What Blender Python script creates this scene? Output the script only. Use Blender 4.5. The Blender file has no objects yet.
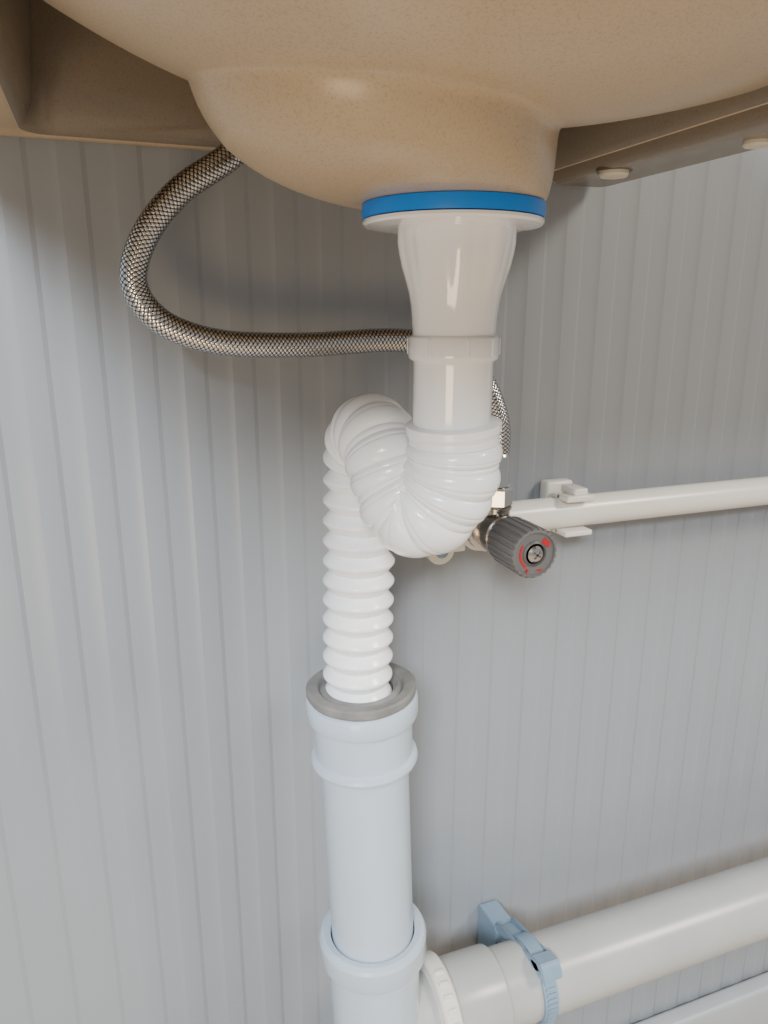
import bpy, bmesh, math
from mathutils import Vector, Matrix, noise

Z0 = 0.68          # camera height above the floor; local heights below are relative to it
def W(x, y, z): return Vector((x, y, z + Z0))

scene = bpy.context.scene
COL = scene.collection

# ------------------------------------------------------------------ materials
def mat(name, color, rough=0.4, metal=0.0, var=0.0, vscale=20, bump=0.0, bscale=200, spec=0.5, coat=0.0, col2=None):
    m = bpy.data.materials.new(name); m.use_nodes = True
    nt = m.node_tree; b = nt.nodes['Principled BSDF']
    b.inputs['Base Color'].default_value = (*color, 1)
    b.inputs['Roughness'].default_value = rough
    b.inputs['Metallic'].default_value = metal
    b.inputs['Specular IOR Level'].default_value = spec
    b.inputs['Coat Weight'].default_value = coat
    b.inputs['Coat Roughness'].default_value = 0.06
    tc = nt.nodes.new('ShaderNodeTexCoord')
    if var > 0 or col2:
        n = nt.nodes.new('ShaderNodeTexNoise'); n.inputs['Scale'].default_value = vscale
        n.inputs['Detail'].default_value = 6
        nt.links.new(tc.outputs['Object'], n.inputs['Vector'])
        r = nt.nodes.new('ShaderNodeValToRGB')
        c2 = col2 if col2 else tuple(c*(1-var) for c in color)
        r.color_ramp.elements[0].position = 0.3; r.color_ramp.elements[0].color = (*c2, 1)
        r.color_ramp.elements[1].position = 0.65; r.color_ramp.elements[1].color = (*color, 1)
        nt.links.new(n.outputs['Fac'], r.inputs['Fac'])
        nt.links.new(r.outputs['Color'], b.inputs['Base Color'])
    if bump > 0:
        n2 = nt.nodes.new('ShaderNodeTexNoise'); n2.inputs['Scale'].default_value = bscale
        n2.inputs['Detail'].default_value = 4
        nt.links.new(tc.outputs['Object'], n2.inputs['Vector'])
        bp = nt.nodes.new('ShaderNodeBump'); bp.inputs['Strength'].default_value = bump
        bp.inputs['Distance'].default_value = 0.001
        nt.links.new(n2.outputs['Fac'], bp.inputs['Height'])
        nt.links.new(bp.outputs['Normal'], b.inputs['Normal'])
    return m

M_wall   = mat('panel_paint', (0.272, 0.290, 0.312), 0.34, var=0.05, vscale=6, bump=0.10, bscale=60)
M_floor  = mat('warm_floor', (0.46, 0.35, 0.25), 0.5, var=0.25, vscale=8)
M_trim   = mat('trim_white', (0.42, 0.44, 0.46), 0.4, var=0.08)
M_white  = mat('white_pp', (0.95, 0.95, 0.95), 0.10, var=0.01, vscale=30, bump=0.05, bscale=60, coat=1.0)
M_flex   = mat('white_flex', (0.94, 0.94, 0.945), 0.22, bump=0.05, bscale=120, coat=0.2)
M_pvc    = mat('pvc_cool', (0.50, 0.58, 0.66), 0.20, var=0.05, vscale=25, bump=0.08, bscale=60)
M_pvc2   = mat('pvc_cream', (0.44, 0.44, 0.425), 0.26, var=0.10, vscale=20, bump=0.08, bscale=60)
M_ppr    = mat('ppr_cream', (0.76, 0.73, 0.66), 0.25, var=0.04, vscale=20)
M_blue   = mat('blue_rubber', (0.008, 0.22, 0.80), 0.40)
M_rubber = mat('grey_rubber', (0.24, 0.232, 0.222), 0.5, var=0.40, vscale=60, bump=0.3, bscale=150)
M_clip   = mat('clip_bluegrey', (0.22, 0.31, 0.40), 0.35, var=0.08, vscale=40)
M_chrome = mat('nickel', (0.66, 0.64, 0.61), 0.18, metal=1.0)
M_brass  = mat('old_nickel', (0.40, 0.37, 0.33), 0.25, metal=1.0, var=0.3, vscale=60)
M_knob   = mat('knob_grey', (0.115, 0.11, 0.108), 0.40)
M_knobf  = mat('knob_face', (0.07, 0.07, 0.07), 0.4)
M_red    = mat('red_ink', (0.42, 0.008, 0.010), 0.4)
M_plug   = mat('plug_white', (0.62, 0.57, 0.48), 0.5)

def sink_mat(name, k, rough, g=0.0):
    m = mat(name, (0.62, 0.49, 0.345), rough, bump=0.05, bscale=160)
    nt = m.node_tree; b = nt.nodes['Principled BSDF']
    tc = [n for n in nt.nodes if n.type == 'TEX_COORD'][0]
    n = nt.nodes.new('ShaderNodeTexNoise'); n.inputs['Scale'].default_value = 1200; n.inputs['Detail'].default_value = 2
    n3 = nt.nodes.new('ShaderNodeTexNoise'); n3.inputs['Scale'].default_value = 10; n3.inputs['Detail'].default_value = 4
    nt.links.new(tc.outputs['Object'], n.inputs['Vector']); nt.links.new(tc.outputs['Object'], n3.inputs['Vector'])
    r = nt.nodes.new('ShaderNodeValToRGB')
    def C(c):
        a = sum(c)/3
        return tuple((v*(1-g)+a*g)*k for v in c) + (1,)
    r.color_ramp.elements[0].position = 0.25; r.color_ramp.elements[0].color = C((0.43, 0.325, 0.205))
    r.color_ramp.elements[1].position = 0.50; r.color_ramp.elements[1].color = C((0.53, 0.410, 0.268))
    nt.links.new(n.outputs['Fac'], r.inputs['Fac'])
    mx = nt.nodes.new('ShaderNodeMixRGB'); mx.blend_type = 'MULTIPLY'; mx.inputs['Fac'].default_value = 1
    r2 = nt.nodes.new('ShaderNodeValToRGB')
    r2.color_ramp.elements[0].position = 0.3; r2.color_ramp.elements[0].color = (0.84, 0.86, 0.90, 1)
    r2.color_ramp.elements[1].position = 0.7; r2.color_ramp.elements[1].color = (1, 1, 1, 1)
    nt.links.new(n3.outputs['Fac'], r2.inputs['Fac'])
    nt.links.new(r.outputs['Color'], mx.inputs[1]); nt.links.new(r2.outputs['Color'], mx.inputs[2])
    nt.links.new(mx.outputs[0], b.inputs['Base Color'])
    return m
M_sink = sink_mat('tan_ceramic', 1.0, 0.27)
M_sinkm = sink_mat('tan_ceramic_foot_shade', 0.42, 0.25, 0.25)  # darker copy of the ceramic; shade on cavity walls and foot put into the colour
M_sinkd = sink_mat('tan_ceramic_cavity_shade', 0.25, 0.45, 0.3)  # same ceramic, darkest copy: shade inside the cavity and recess painted in

def braid_mat():
    m = bpy.data.materials.new('steel_braid'); m.use_nodes = True
    nt = m.node_tree; N = nt.nodes; L = nt.links; b = N['Principled BSDF']
    uv = N.new('ShaderNodeUVMap'); uv.uv_map = 'UVMap'
    sp = N.new('ShaderNodeSeparateXYZ'); L.new(uv.outputs[0], sp.inputs[0])
    def M(op, a, c=None):
        n = N.new('ShaderNodeMath'); n.operation = op
        for i, v in enumerate([a, c]):
            if v is None: continue
            if isinstance(v, (int, float)): n.inputs[i].default_value = v
            else: L.new(v, n.inputs[i])
        return n.outputs[0]
    U = M('MULTIPLY', sp.outputs[0], 12.0)
    V = M('MULTIPLY', sp.outputs[1], 470.0)
    p = M('ADD', U, V); q = M('SUBTRACT', U, V)
    s1 = M('SINE', M('MULTIPLY', p, math.pi)); s2 = M('SINE', M('MULTIPLY', q, math.pi))
    ap = M('ABSOLUTE', s1); aq = M('ABSOLUTE', s2)
    hh = M('POWER', M('MULTIPLY', ap, aq), 0.6)
    r = N.new('ShaderNodeValToRGB')
    r.color_ramp.elements[0].position = 0.18; r.color_ramp.elements[0].color = (0.035, 0.031, 0.028, 1)
    r.color_ramp.elements[1].position = 0.80; r.color_ramp.elements[1].color = (0.85, 0.83, 0.80, 1)
    L.new(hh, r.inputs[0]); L.new(r.outputs[0], b.inputs['Base Color'])
    b.inputs['Metallic'].default_value = 1.0; b.inputs['Roughness'].default_value = 0.12
    bp = N.new('ShaderNodeBump'); bp.inputs['Strength'].default_value = 0.7; bp.inputs['Distance'].default_value = 0.0003
    L.new(hh, bp.inputs['Height']); L.new(bp.outputs[0], b.inputs['Normal'])
    return m
M_braid = braid_mat()

# ------------------------------------------------------------------ helpers
def link_mesh(name, bm, mats, parent=None, smooth=True, sharp=35):
    bmesh.ops.recalc_face_normals(bm, faces=bm.faces[:])
    me = bpy.data.meshes.new(name); bm.to_mesh(me); bm.free()
    if not isinstance(mats, (list, tuple)): mats = [mats]
    for m in mats: me.materials.append(m)
    if smooth:
        for p in me.polygons: p.use_smooth = True
        me.set_sharp_from_angle(angle=math.radians(sharp))
    ob = bpy.data.objects.new(name, me); COL.objects.link(ob)
    if parent: ob.parent = parent
    return ob

def empty(name, loc=(0, 0, 0)):
    e = bpy.data.objects.new(name, None); COL.objects.link(e); e.empty_display_size = 0.02
    return e

def frame(axis):
    a = Vector(axis).normalized()
    ref = Vector((0, 0, 1)) if abs(a.z) < 0.9 else Vector((1, 0, 0))
    u = a.cross(ref).normalized(); v = a.cross(u).normalized()
    return a, u, v

def lathe(name, prof, origin, axis, m, parent=None, seg=96, rfun=None, caps=(True, True), sharp=24):
    a, u, v = frame(axis); o = Vector(origin)
    bm = bmesh.new(); rings = []
    for r, h in prof:
        ring = []
        for i in range(seg):
            t = 2*math.pi*i/seg
            rr = r if rfun is None else rfun(r, h, t)
            ring.append(bm.verts.new(o + a*h + (u*math.cos(t) + v*math.sin(t))*rr))
        rings.append(ring)
    for k in range(len(rings)-1):
        for i in range(seg):
            j = (i+1) % seg
            bm.faces.new((rings[k][i], rings[k][j], rings[k+1][j], rings[k+1][i]))
    if caps[0]: bm.faces.new(rings[0][::-1])
    if caps[1]: bm.faces.new(rings[-1])
    return link_mesh(name, bm, m, parent, sharp=sharp)

def arc_revolve(name, prof, origin, axis, a0, a1, m, parent=None, seg=48):
    o = Vector(origin); a = Vector(axis).normalized()
    u = Vector((0, 0, 1)); v = Vector((0, -1, 0))
    bm = bmesh.new(); rows = []
    for i in range(seg+1):
        t = a0 + (a1-a0)*i/seg
        rows.append([bm.verts.new(o + a*h + (u*math.cos(t)+v*math.sin(t))*r) for r, h in prof])
    n = len(prof)
    for i in range(seg):
        for k in range(n):
            l = (k+1) % n
            bm.faces.new((rows[i][k], rows[i][l], rows[i+1][l], rows[i+1][k]))
    bm.faces.new(rows[0]); bm.faces.new(rows[-1][::-1])
    return link_mesh(name, bm, m, parent)

def box(name, lo, hi, m, parent=None, bev=0.001, rot=None, seg=3):
    bm = bmesh.new()
    lo = Vector(lo); hi = Vector(hi)
    c = (lo+hi)/2; d = hi-lo
    bmesh.ops.create_cube(bm, size=1)
    for vtx in bm.verts:
        vtx.co = Vector((vtx.co.x*d.x, vtx.co.y*d.y, vtx.co.z*d.z))
    if bev > 0:
        bmesh.ops.bevel(bm, geom=bm.edges[:], offset=bev, segments=seg, affect='EDGES', profile=0.5)
    R = Matrix.Identity(3) if rot is None else rot
    for vtx in bm.verts: vtx.co = R @ vtx.co + c
    return link_mesh(name, bm, m, parent, sharp=40)

def spline(pts, step=0.0006):
    P = [Vector(p) for p in pts]
    P = [P[0]*2-P[1]] + P + [P[-1]*2-P[-2]]
    out = []
    for i in range(1, len(P)-2):
        p0, p1, p2, p3 = P[i-1:i+3]
        t0 = 0; t1 = t0+(p1-p0).length**0.5; t2 = t1+(p2-p1).length**0.5; t3 = t2+(p3-p2).length**0.5
        for k in range(60):
            t = t1+(t2-t1)*k/60
            A1 = p0*((t1-t)/(t1-t0))+p1*((t-t0)/(t1-t0)); A2 = p1*((t2-t)/(t2-t1))+p2*((t-t1)/(t2-t1)); A3 = p2*((t3-t)/(t3-t2))+p3*((t-t2)/(t3-t2))
            B1 = A1*((t2-t)/(t2-t0))+A2*((t-t0)/(t2-t0)); B2 = A2*((t3-t)/(t3-t1))+A3*((t-t1)/(t3-t1))
            out.append(B1*((t2-t)/(t2-t1))+B2*((t-t1)/(t2-t1)))
    out.append(P[-2])
    for _ in range(25):
        out = [out[0]]+[(out[i-1]+out[i]*2+out[i+1])/4 for i in range(1, len(out)-1)]+[out[-1]]
    S = [0]
    for i in range(1, len(out)): S.append(S[-1]+(out[i]-out[i-1]).length)
    n = max(2, int(S[-1]/step)); res = []; j = 0
    for k in range(n+1):
        s = S[-1]*k/n
        while j < len(S)-2 and S[j+1] < s: j += 1
        f = (s-S[j])/max(1e-9, S[j+1]-S[j])
        res.append((s, out[j].lerp(out[j+1], f)))
    return res

def sweep(name, pts, rfun, m, parent=None, seg=64, step=0.0006, sharp=40, closed_caps=True):
    sp = spline(pts, step); n = len(sp)
    bm = bmesh.new(); uvl = bm.loops.layers.uv.new('UVMap')
    T = []
    for i in range(n):
        a = sp[max(0, i-1)][1]; b = sp[min(n-1, i+1)][1]; T.append((b-a).normalized())
    a, u, v = frame(T[0]); rings = []
    for i, (s, p) in enumerate(sp):
        t = T[i]; u = (u - t*u.dot(t)).normalized(); v = t.cross(u)
        ring = []
        for k in range(seg):
            th = 2*math.pi*k/seg
            r = rfun(s, sp[-1][0], th)
            ring.append(bm.verts.new(p + (u*math.cos(th)+v*math.sin(th))*r))
        rings.append(ring)
    for i in range(n-1):
        for k in range(seg):
            l = (k+1) % seg
            f = bm.faces.new((rings[i][k], rings[i][l], rings[i+1][l], rings[i+1][k]))
            vals = [(k/seg, sp[i][0]), ((k+1)/seg, sp[i][0]), ((k+1)/seg, sp[i+1][0]), (k/seg, sp[i+1][0])]
            for lp, uvv in zip(f.loops, vals): lp[uvl].uv = uvv
    if closed_caps:
        bm.faces.new(rings[0][::-1]); bm.faces.new(rings[-1])
    return link_mesh(name, bm, m, parent, sharp=sharp)

# ------------------------------------------------------------------ room shell
WY = 0.415
def build_wall():
    pitch = 0.026; prof = []
    x = -1.3
    while x < 2.4:
        prof += [(x, 0.0), (x+0.0050, 0.00006), (x+0.0095, 0.00018), (x+0.0113, 0.0005), (x+0.0130, 0.00090), (x+0.0180, 0.00100), (x+0.0236, 0.00076)]
        x += pitch
    bm = bmesh.new()
    lo = [bm.verts.new((px, WY - py, 0.0)) for px, py in prof]
    hi = [bm.verts.new((px, WY - py, 2.4)) for px, py in prof]
    for i in range(len(prof)-1):
        bm.faces.new((lo[i], lo[i+1], hi[i+1], hi[i]))
    b = [bm.verts.new(c) for c in ((prof[0][0], WY+0.05, 0), (prof[-1][0], WY+0.05, 0), (prof[-1][0], WY+0.05, 2.4), (prof[0][0], WY+0.05, 2.4))]
    bm.faces.new((b[1], b[0], b[3], b[2]))
    bm.faces.new((b[0], lo[0], hi[0], b[3])); bm.faces.new((lo[-1], b[1], b[2], hi[-1]))
    return link_mesh('wall_back', bm, M_wall, sharp=11)
wall = build_wall()
box('floor', (-1.3, -2.2, -0.05), (2.4, WY+0.05, 0.0), M_floor, bev=0)
box('baseboard_back', (-1.3, WY-0.018, 0.0), (2.39, WY-0.0016, 0.066), M_trim, bev=0.004)

# ------------------------------------------------------------------ wash basin
sink = empty('wash_basin')
CX, CY = 0.1345, 0.285
ZB = 0.0415
def bowlz(x, y):
    kx = 2.5 if x < 0.10 else 1.0
    z = 0.0625 + kx*(x-0.10)**2 + 3.0*(y-0.25)**2
    return min(z, 0.145)
def build_bowl():
    bm = bmesh.new(); NT = 240; rows = []
    x0, x1, y0, y1 = -0.018, 0.246, 0.06, 0.370
    for i in range(NT):
        th = 2*math.pi*i/NT; c, s = math.cos(th), math.sin(th)
        w = (1+math.cos(th-math.radians(188)))/2
        R = 0.0388 + 0.0612*w**2.5
        r0 = 0.0350
        pr = [(0.014, ZB), (0.028, ZB), (r0, ZB)]
        ztop = bowlz(CX+c*R, CY+s*R)
        H = ztop - ZB
        for k in range(1, 17):
            t = k/16*math.pi/2
            pr.append((r0 + (R-r0)*math.sin(t), ZB + H*(1-math.cos(t))*0.99))
        lim = 9
        if c > 1e-6: lim = min(lim, (x1-CX)/c)
        if c < -1e-6: lim = min(lim, (x0-CX)/c)
        if s > 1e-6: lim = min(lim, (y1-CY)/s)
        if s < -1e-6: lim = min(lim, (y0-CY)/s)
        for k in range(1, 51):
            r = R + (lim-R)*(k/50)**1.4
            pr.append((r, bowlz(CX+c*r, CY+s*r)))
        for _ in range(6):
            q = pr[:]
            for k in range(13, len(pr)-12):
                q[k] = tuple((pr[k-1][j]+2*pr[k][j]+pr[k+1][j])/4 for j in (0, 1))
            pr = q
        pr.append((lim, 0.150))
        rows.append([bm.verts.new(W(CX+c*r, CY+s*r, z)) for r, z in pr])
    for i in range(NT):
        j = (i+1) % NT
        for k in range(len(rows[0])-1):
            bm.faces.new((rows[i][k], rows[i][k+1], rows[j][k+1], rows[j][k]))
    return link_mesh('bowl_underside', bm, M_sink, sink, sharp=60)
build_bowl()

def rrect(x0, x1, y0, y1, r, th_n=160):
    pts = []
    n = th_n//4
    for (cx, cy, a0) in ((x1-r, y1-r, 0), (x0+r, y1-r, 90), (x0+r, y0+r, 180), (x1-r, y0+r, 270)):
        for k in range(n):
            a = math.radians(a0 + 90*k/(n-1))
            pts.append((cx+r*math.cos(a), cy+r*math.sin(a)))
    return pts
def loft(name, loops, m, parent, close_ends=False, sharp=40, msplit=None):
    bm = bmesh.new(); R = []
    for lp, z in loops:
        R.append([bm.verts.new(W(x, y, z)) for x, y in lp])
    n = len(R[0])
    for k in range(len(R)-1):
        for i in range(n):
            j = (i+1) % n
            f = bm.faces.new((R[k][i], R[k][j], R[k+1][j], R[k+1][i]))
            if msplit is not None and k < msplit: f.material_index = 1
    if close_ends:
        bm.faces.new(R[0]); bm.faces.new(R[-1])
    return link_mesh(name, bm, m, parent, sharp=sharp)

XO0, XO1, YO0, YO1 = -0.075, 0.294, 0.03, 0.4125
def orr(d, r=0.02): return rrect(XO0+d, XO1-d, YO0+d, YO1-d, max(0.004, r-d))
def irr(d): return rrect(-0.0215+d, 0.246-d, 0.055+d, 0.400-d, 0.012)
ell = []
for (x, y) in orr(0):
    a = math.atan2(y-0.20, x-0.108); ell.append(a)
def eloop(s): return [(0.108+0.150*s*math.cos(a), 0.20+0.140*s*math.sin(a)) for a in ell]
loft('basin_body', [
    (irr(0.012), 0.150), (irr(0.008), 0.142), (irr(0.005), 0.122), (irr(0.003), 0.100), (irr(0.001), 0.088), (irr(-0.002), 0.082), (irr(-0.005), 0.0795),
    (orr(0.004), 0.0785), (orr(0.001), 0.0800), (orr(0.0), 0.083), (orr(0.0), 0.205), (orr(0.003), 0.211), (orr(0.008), 0.213),
    (eloop(1.02), 0.213), (eloop(1.0), 0.211), (eloop(0.97), 0.203), (eloop(0.92), 0.180), (eloop(0.82), 0.150),
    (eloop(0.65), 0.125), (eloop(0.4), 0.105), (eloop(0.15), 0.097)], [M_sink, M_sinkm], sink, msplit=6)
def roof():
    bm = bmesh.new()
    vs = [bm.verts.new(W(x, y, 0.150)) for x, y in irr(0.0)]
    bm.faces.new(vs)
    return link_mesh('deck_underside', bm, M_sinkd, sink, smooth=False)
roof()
foot = []
for k in range(9):
    t = k/8*math.pi/2
    d = 0.0075*(1-math.cos(t)); z = 0.086 - 0.0122*math.sin(t)
    foot.append((rrect(0.2515+d, 0.2957-0.45*d, 0.06+d, 0.4112-d*0.4, 0.008-0.3*d), z))
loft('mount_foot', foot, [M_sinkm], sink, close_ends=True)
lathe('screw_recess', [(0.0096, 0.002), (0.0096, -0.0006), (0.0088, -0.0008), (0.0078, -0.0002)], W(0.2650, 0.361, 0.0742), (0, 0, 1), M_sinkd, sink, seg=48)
lathe('screw_plug', [(0.0078, 0.002), (0.0078, -0.0022), (0.0070, -0.0034), (0.0045, -0.0038)], W(0.2650, 0.361, 0.0742), (0, 0, 1), M_plug, sink, seg=40)
lathe('screw_plug_b', [(0.0058, 0.002), (0.0058, -0.0018), (0.0050, -0.0026), (0.0030, -0.0030)], W(0.280, 0.280, 0.0742), (0, 0, 1), M_plug, sink, seg=40)

# ------------------------------------------------------------------ basin waste + tailpiece + flexible trap
trap = empty('sink_drain_trap')
lathe('blue_gasket', [(0.020, 0.0418), (0.0350, 0.0418), (0.0360, 0.0412), (0.0362, 0.0385), (0.0358, 0.0358), (0.020, 0.0356)], W(CX, CY, 0), (0, 0, 1), M_blue, trap, caps=(False, False))
lathe('flange_nut', [(0.020, 0.0357), (0.0345, 0.0357), (0.0358, 0.0353), (0.0359, 0.0342), (0.0350, 0.0333), (0.0300, 0.0325), (0.0265, 0.0320), (0.020, 0.0318)], W(CX, CY, 0), (0, 0, 1), M_white, trap, caps=(False, False))
def flute(r, h, t):
    k = max(0.0, min(1.0, (h-0.004)/0.014)) * max(0.0, min(1.0, (0.034-h)/0.004))
    return r*(1 + 0.034*k*max(-0.15, math.cos(9*t)))
TX = 0.1362
lathe('tailpiece', [(0.0238, 0.0340), (0.0232, 0.0310), (0.0230, 0.027), (0.0224, 0.023), (0.0213, 0.018), (0.0200, 0.013), (0.0188, 0.008), (0.0180, 0.003),
     (0.0175, -0.002), (0.0172, -0.0085), (0.0184, -0.0090), (0.0189, -0.0097), (0.0189, -0.0165), (0.0186, -0.0180), (0.0172, -0.0188),
     (0.0167, -0.0198), (0.0166, -0.046), (0.0166, -0.050)], W(TX, CY, 0), (0, 0, 1), M_white, trap, rfun=flute, seg=144, sharp=50)
for dg in (215, 262, 300, 340, 30, 90, 150):
    a = math.radians(dg)
    box('collar_rib', W(TX+0.0187*math.cos(a)-0.0007, CY+0.0187*math.sin(a)-0.0007, -0.0165), W(TX+0.0187*math.cos(a)+0.0007, CY+0.0187*math.sin(a)+0.0007, -0.0097), M_white, trap, bev=0.0005)
path = [W(0.1370, 0.285, -0.044), W(0.1380, 0.286, -0.058), W(0.1368, 0.288, -0.072), W(0.1318, 0.293, -0.0835), W(0.1252, 0.301, -0.0862), W(0.1197, 0.308, -0.077),
        W(0.1168, 0.315, -0.064), W(0.1160, 0.326, -0.0555), W(0.1162, 0.340, -0.058), W(0.1166, 0.349, -0.070), W(0.1164, 0.3505, -0.090), W(0.1150, 0.3505, -0.15), W(0.1138, 0.3505, -0.225)]
def sm(a, b, x):
    t = max(0, min(1, (x-a)/(b-a))); return t*t*(3-2*t)
GR = [0.0092, 0.0165, 0.0190, 0.0275, 0.0360, 0.0385, 0.0470, 0.0555, 0.0580, 0.0660, 0.0685, 0.0765, 0.0850, 0.0875, 0.0950, 0.1030, 0.116]
def flex_r(s, L, th):
    base = 0.0193 + 0.0014*sm(0.004, 0.02, s) - 0.0024*sm(0.055, 0.075, s) - 0.0008*sm(0.10, 0.13, s)
    k = sm(0.098, 0.112, s)
    if s < 0.006:
        return 0.0175 + 0.0030*sm(0, 0.001, s) - 0.0006*sm(0.004, 0.0055, s)
    tight = 0.0
    for i in range(len(GR)-1):
        if GR[i] <= s < GR[i+1]:
            w = GR[i+1]-GR[i]; f = (s-GR[i])/w
            amp = min(1.0, w/0.0065)
            tight = (0.0024*amp)*(max(0.0, math.sin(math.pi*f))**0.5) - 0.0016
            tight -= 0.0004*amp*max(0, 1-abs(f-0.68)/0.07)
    p2 = 0.0108; g = ((s-0.11)/p2) % 1.0
    if g < 0.42: tri = (g/0.42)**0.8
    elif g < 0.54: tri = 1.0
    else: tri = ((1-g)/0.46)**0.85
    op = 0.0042*tri - 0.0028
    return base + tight*(1-k) + op*k
sweep('corrugated_hose', path, flex_r, M_flex, trap, seg=80, step=0.00030, sharp=50)

# ------------------------------------------------------------------ vertical PVC drain
drain = empty('vertical_drain_pipe')
AX = Vector((0.036, 0.0, -1)).normalized()
DO = W(0.1090, 0.350, 0)
def dl(name, prof, m, **k):  # profile in (r, z)
    return lathe(name, [(r, -z) for r, z in prof], DO, AX, m, drain, **k)
dl('rubber_seal', [(0.0175, -0.2120), (0.0178, -0.1990), (0.0200, -0.1968), (0.0225, -0.1985), (0.0240, -0.1968), (0.0290, -0.1965), (0.0303, -0.1975), (0.0303, -0.2005), (0.0290, -0.2025), (0.0270, -0.2035)], M_rubber, caps=(False, False),
   rfun=lambda r, h, t: r*(1+0.008*math.sin(3*t+1)+0.004*math.sin(7*t)))
dl('socket_coupling', [(0.0270, -0.2010), (0.0290, -0.2020), (0.0304, -0.2028), (0.0310, -0.2042), (0.0310, -0.2125), (0.0304, -0.2142), (0.0283, -0.2146),
   (0.0275, -0.2150), (0.0273, -0.2370), (0.0279, -0.2375), (0.0296, -0.2385), (0.0302, -0.2405), (0.0296, -0.2425), (0.0274, -0.2436), (0.0250, -0.2441), (0.0240, -0.2446)], M_pvc, caps=(False, False))
dl('pipe_run', [(0.0248, -0.2430), (0.0248, -0.3900)], M_pvc, caps=(False, False))
dl('lower_socket', [(0.0252, -0.3650), (0.0257, -0.3620), (0.0292, -0.3615), (0.0316, -0.3625), (0.0326, -0.3645), (0.0326, -0.3760), (0.0320, -0.3780), (0.0292, -0.3787), (0.0278, -0.3793), (0.0274, -0.4200), (0.0276, -0.455), (0.0276, -0.485), (0.026, -0.490), (0.025, -0.62), (0.025, -0.6795)], M_pvc, caps=(False, False))
box('mould_mark', W(0.1335, 0.3290, -0.231), W(0.1347, 0.3312, -0.219), M_pvc, drain, bev=0.0005)

# ------------------------------------------------------------------ horizontal PVC waste pipe
PZ = -0.443
hp = empty('horizontal_waste_pipe')
HO = W(0.0, 0.350, PZ)
def hl(name, prof, m, par=hp, **k):
    return lathe(name, [(r, x) for x, r in prof], HO, (1, 0, 0), m, par, **k)
hl('branch_stub', [(0.127, 0.0260), (0.160, 0.0260)], M_pvc2, caps=(False, False))
hl('branch_collar', [(0.1600, 0.0260), (0.1605, 0.0328), (0.1615, 0.0340), (0.1705, 0.0340), (0.1718, 0.0330), (0.1722, 0.0285)], M_ppr, caps=(False, False))
hl('pipe_socket', [(0.170, 0.0288), (0.207, 0.0286), (0.2085, 0.0281), (0.2090, 0.0258)], M_pvc2, caps=(False, False))
hl('pipe_run', [(0.19, 0.0252), (2.3, 0.0252)], M_pvc2, caps=(True, True))
for i in range(9):
    a = math.radians(5+13*i)
    p = Vector((0.1660, 0.350-0.0340*math.sin(a), PZ+Z0+0.0340*math.cos(a)))
    box('collar_nub', p-Vector((0.0030, 0.0013, 0.0013)), p+Vector((0.0030, 0.0013, 0.0013)), M_ppr, hp, bev=0.0005, rot=Matrix.Rotation(a, 3, 'X'))

clamp = empty('pipe_clamp')
cx = 0.2375
def flat(w, r0, r1): return [(r0, -w), (r1, -w), (r1, w), (r0, w)]
arc_revolve('strap', flat(0.0050, 0.0254, 0.0274), W(cx, 0.350, PZ), (1, 0, 0), math.radians(-150), math.radians(190), M_clip, clamp, seg=90)
for i in range(18):
    a = math.radians(50+7*i)
    arc_revolve('strap_tooth', flat(0.0032, 0.0272, 0.0284), W(cx, 0.350, PZ), (1, 0, 0), a, a+math.radians(3.2), M_clip, clamp, seg=2)
def slab(name, pts2, xw0, xw1, m, parent, bev=0.0006):
    bm = bmesh.new()
    A = [bm.verts.new(W(xw0, y, z)) for y, z in pts2]; B = [bm.verts.new(W(xw1, y, z)) for y, z in pts2]
    n = len(pts2)
    bm.faces.new(A); bm.faces.new(B[::-1])
    for i in range(n):
        j = (i+1) % n
        bm.faces.new((A[i], A[j], B[j], B[i]))
    bmesh.ops.bevel(bm, geom=bm.edges[:], offset=bev, segments=2, affect='EDGES')
    return link_mesh(name, bm, m, parent)
slab('wall_plate', [(0.4135, -0.475), (0.4135, -0.435), (0.388, -0.4320), (0.385, -0.435), (0.385, -0.475)], cx-0.0078, cx+0.0078, M_clip, clamp)
ap = [(0.389, -0.4300), (0.382, -0.4255), (0.334, -0.4125), (0.329, -0.4155), (0.334, -0.4190), (0.382, -0.4325), (0.389, -0.437)]
slab('arm_side', ap, cx-0.0072, cx-0.0053, M_clip, clamp)
slab('arm_side_b', ap, cx+0.0053, cx+0.0072, M_clip, clamp)
slab('arm_web', [(0.389, -0.4325), (0.382, -0.4280), (0.334, -0.4150), (0.334, -0.4172), (0.382, -0.4305), (0.389, -0.4352)], cx-0.0062, cx+0.0062, M_clip, clamp)
slab('arm_tip', [(0.341, -0.4127), (0.330, -0.4105), (0.3255, -0.4145), (0.3240, -0.4200), (0.330, -0.4215), (0.341, -0.4175)], cx-0.0072, cx+0.0072, M_clip, clamp)

# ------------------------------------------------------------------ water supply pipe + clip
wp = empty('water_supply_pipe')
WZ = -0.124; WPY = 0.394
lathe('pipe_run', [(0.0102, 0.222), (0.0102, 2.3)], W(0, WPY, WZ), (1, 0, 0), M_ppr, wp)
lathe('elbow_socket', [(0.0120, 0.200), (0.0125, 0.203), (0.0125, 0.222), (0.0115, 0.2235), (0.0102, 0.2240)], W(0, WPY, WZ), (1, 0, 0), M_ppr, wp)
lathe('elbow_body', [(0.0130, 0.4130), (0.0135, 0.4100), (0.0135, 0.3800), (0.0125, 0.3780), (0.010, 0.3778)], W(0.203, 0, WZ-0.001), (0, 1, 0), M_ppr, wp)
lathe('elbow_lug', [(0.0085, 0.4130), (0.0090, 0.4110), (0.0090, 0.4000), (0.0080, 0.3985), (0.0035, 0.3985), (0.0035, 0.402)], W(0.1860, 0, WZ-0.019), (0, 1, 0), M_ppr, wp, seg=48)
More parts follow.
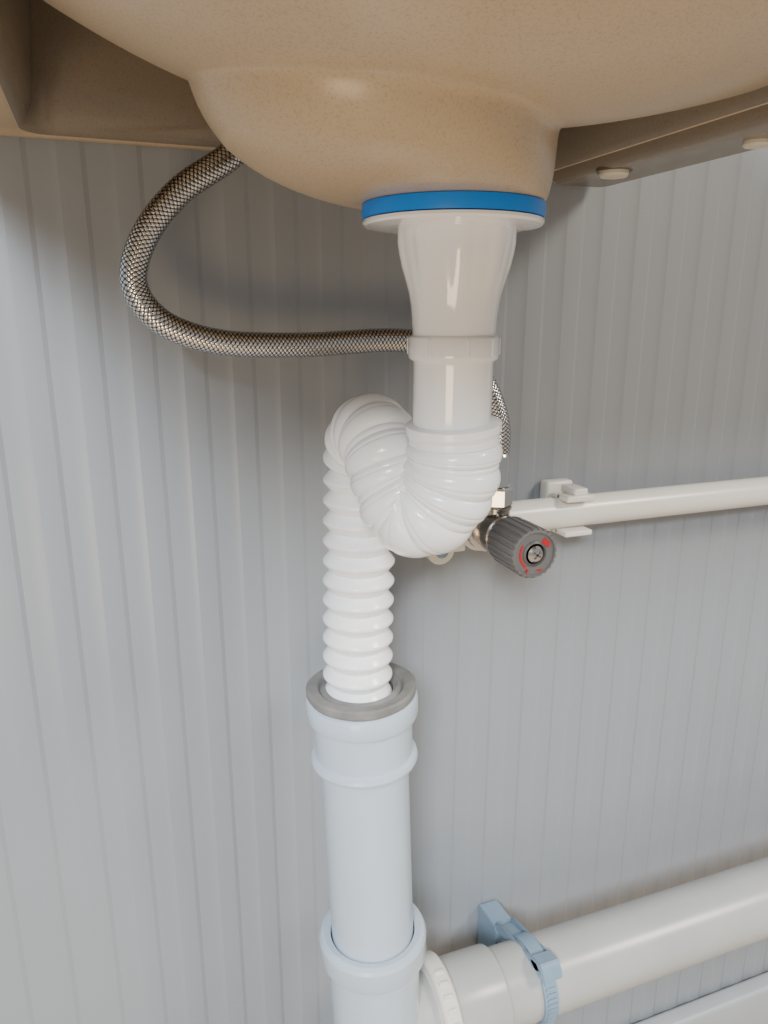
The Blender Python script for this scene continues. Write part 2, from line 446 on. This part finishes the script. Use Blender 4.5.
lathe('lug_screw', [(0.0045, 0.4050), (0.0045, 0.3985), (0.0035, 0.3965), (0.001, 0.396)], W(0.1860, 0, WZ-0.019), (0, 1, 0), M_clip, wp, seg=32)
box('lug_web', W(0.187, 0.400, WZ-0.021), W(0.203, 0.411, WZ-0.007), M_ppr, wp)
clip = empty('water_pipe_clip')
kx = 0.273
arc_revolve('clip_cradle', flat(0.0100, 0.0104, 0.0128), W(kx, WPY, WZ), (1, 0, 0), math.radians(18), math.radians(-198), M_ppr, clip, seg=60)
box('clip_lip_top', W(kx-0.010, WPY-0.014, WZ+0.0095), W(kx+0.010, WPY-0.001, WZ+0.0135), M_ppr, clip, bev=0.001)
box('clip_lip_bottom', W(kx-0.010, WPY-0.014, WZ-0.0130), W(kx+0.010, WPY-0.001, WZ-0.0095), M_ppr, clip, bev=0.001)
box('clip_base', W(kx-0.010, WPY+0.010, WZ-0.016), W(kx+0.010, 0.4138, WZ+0.018), M_ppr, clip, bev=0.002)
box('clip_nub', W(kx-0.004, WPY-0.012, WZ+0.0130), W(kx+0.006, WPY+0.004, WZ+0.0175), M_ppr, clip, bev=0.001)

# ------------------------------------------------------------------ angle stop valve
valve = empty('angle_stop_valve')
VX, VZ = 0.2035, -0.1220
lathe('threaded_inlet', [(0.0095, 0.3790), (0.0095, 0.372), (0.0125, 0.3715), (0.0125, 0.3665), (0.0105, 0.366)], W(VX-0.003, 0, VZ), (0, 1, 0), M_chrome, valve, seg=48)
lathe('valve_body', [(0.0095, 0.3700), (0.0115, 0.3680), (0.0122, 0.3600), (0.0115, 0.3540), (0.0090, 0.3520), (0.0080, 0.3440), (0.0080, 0.338)], W(VX, 0, VZ), (0, 1, 0), M_brass, valve, seg=64)
lathe('outlet_tube', [(0.0080, 0.0), (0.0080, 0.013), (0.0090, 0.0135), (0.0090, 0.0145), (0.0078, 0.015)], W(VX+0.001, 0.366, VZ), (0, 0, 1), M_brass, valve, seg=48)
lathe('hex_nut', [(0.0080, 0.015), (0.0092, 0.016), (0.0092, 0.025), (0.0082, 0.0265), (0.0066, 0.027)], W(VX+0.001, 0.366, VZ), (0, 0, 1), M_chrome, valve, seg=6)
def kf(r, h, t):
    if r < 0.0125: return r
    return r*(1 - 0.04*(1 if math.sin(24*t) > 0.1 else 0))
KX, KZ = VX+0.001, VZ-0.001
lathe('knob', [(0.0090, 0.3530), (0.0120, 0.3525), (0.0134, 0.3510), (0.0142, 0.3470), (0.0142, 0.3240), (0.0134, 0.3222), (0.0118, 0.3218), (0.0116, 0.3228), (0.0060, 0.3228)], W(KX, 0, KZ), (0, 1, 0), [M_knob], valve, seg=288, rfun=kf, sharp=25)
KC = W(KX, 0.3228, KZ)
lathe('knob_hub', [(0.0070, 0.3228), (0.0070, 0.3222), (0.0058, 0.3216), (0.0056, 0.3228)], W(KX, 0, KZ), (0, 1, 0), M_knobf, valve, seg=48)
lathe('knob_screw', [(0.0046, 0.3228), (0.0046, 0.3214), (0.0036, 0.3203), (0.0018, 0.3198)], W(KX, 0, KZ), (0, 1, 0), M_chrome, valve, seg=40)
for an in (35, 125):
    box('screw_slot', KC+Vector((-0.0026, -0.0033, -0.0005)), KC+Vector((0.0026, -0.0020, 0.0005)), M_knobf, valve, bev=0, rot=Matrix.Rotation(math.radians(an), 3, 'Y'))
def face_arc(name, r0, r1, a0, a1, m):
    bm = bmesh.new(); rows = []
    for i in range(25):
        t = math.radians(a0+(a1-a0)*i/24)
        rows.append([bm.verts.new(KC+Vector((r*math.cos(t), yy, r*math.sin(t)))) for r, yy in ((r0, 0.0003), (r0, -0.0003), (r1, -0.0003), (r1, 0.0003))])
    for i in range(24):
        for k in range(4):
            l = (k+1) % 4; bm.faces.new((rows[i][k], rows[i][l], rows[i+1][l], rows[i+1][k]))
    bm.faces.new(rows[0]); bm.faces.new(rows[-1][::-1])
    link_mesh(name, bm, m, valve)
face_arc('red_arc', 0.0080, 0.0092, 145, 235, M_red)
box('red_label', KC+Vector((0.0040, -0.0004, 0.0042)), KC+Vector((0.0095, 0.0003, 0.0068)), M_red, valve, bev=0, rot=Matrix.Rotation(math.radians(40), 3, 'Y'))
box('minus_mark', KC+Vector((0.002, -0.0004, -0.0100)), KC+Vector((0.005, 0.0003, -0.0092)), M_red, valve, bev=0)
box('plus_mark_h', KC+Vector((-0.0055, -0.0004, -0.0094)), KC+Vector((-0.0030, 0.0003, -0.0088)), M_red, valve, bev=0)
box('plus_mark_v', KC+Vector((-0.00455, -0.0004, -0.01035)), KC+Vector((-0.00395, 0.0003, -0.00785)), M_red, valve, bev=0)

# ------------------------------------------------------------------ braided hose
hose = empty('braided_supply_hose')
hpts = [W(0.097, 0.3785, 0.1485), W(0.094, 0.3785, 0.120), W(0.083, 0.375, 0.0915), W(0.062, 0.367, 0.0695), W(0.037, 0.365, 0.052), W(0.0205, 0.365, 0.0316), W(0.0152, 0.365, 0.0125), W(0.0245, 0.365, -0.0025),
        W(0.0476, 0.366, -0.0122), W(0.091, 0.368, -0.0150), W(0.145, 0.370, -0.0135), W(0.176, 0.371, -0.0185), W(0.195, 0.370, -0.035), W(0.205, 0.367, -0.060), W(0.2045, 0.366, -0.086)]
sweep('braided_tube', hpts, lambda s, L, th: 0.0060, M_braid, hose, seg=48, step=0.0015)
lathe('crimp_ferrule', [(0.0060, 0.018), (0.0066, 0.017), (0.0066, 0.003), (0.0074, 0.001), (0.0074, -0.0005)], W(VX+0.001, 0.366, -0.0945), (0, 0, 1), M_chrome, hose, seg=48)

# ------------------------------------------------------------------ lights
def area(name, loc, target, size, power, color):
    l = bpy.data.lights.new(name, 'AREA'); l.energy = power; l.size = size; l.color = color
    o = bpy.data.objects.new(name, l); COL.objects.link(o); o.location = loc
    o.rotation_euler = (Vector(target)-Vector(loc)).to_track_quat('-Z', 'Y').to_euler()
    return o
area('daylight_opening', (-0.60, -1.10, 1.45), (0.15, 0.35, 0.35), 0.45, 58, (0.86, 0.93, 1.0))
area('room_lamp', (1.5, -0.8, 1.8), (0.5, 0.35, 0.6), 0.5, 34, (1.0, 0.90, 0.76))
area('added_warm_fill', (-0.35, -0.42, 0.32), (0.12, 0.27, 0.73), 0.30, 2.6, (1.0, 0.76, 0.48))  # added fill light without a seen source, warms the basin underside
w = bpy.data.worlds.new('world'); scene.world = w; w.use_nodes = True
w.node_tree.nodes['Background'].inputs[0].default_value = (0.92, 0.96, 1.0, 1)
w.node_tree.nodes['Background'].inputs[1].default_value = 0.40

# ------------------------------------------------------------------ camera
cd = bpy.data.cameras.new('camera'); cam = bpy.data.objects.new('camera', cd); COL.objects.link(cam)
cam.location = (0, 0, Z0); cam.rotation_euler = (math.radians(75), 0, math.radians(-20.3))
cd.sensor_fit = 'VERTICAL'; cd.sensor_height = 36; cd.sensor_width = 27; cd.lens = 26.02; cd.clip_start = 0.01
scene.camera = cam
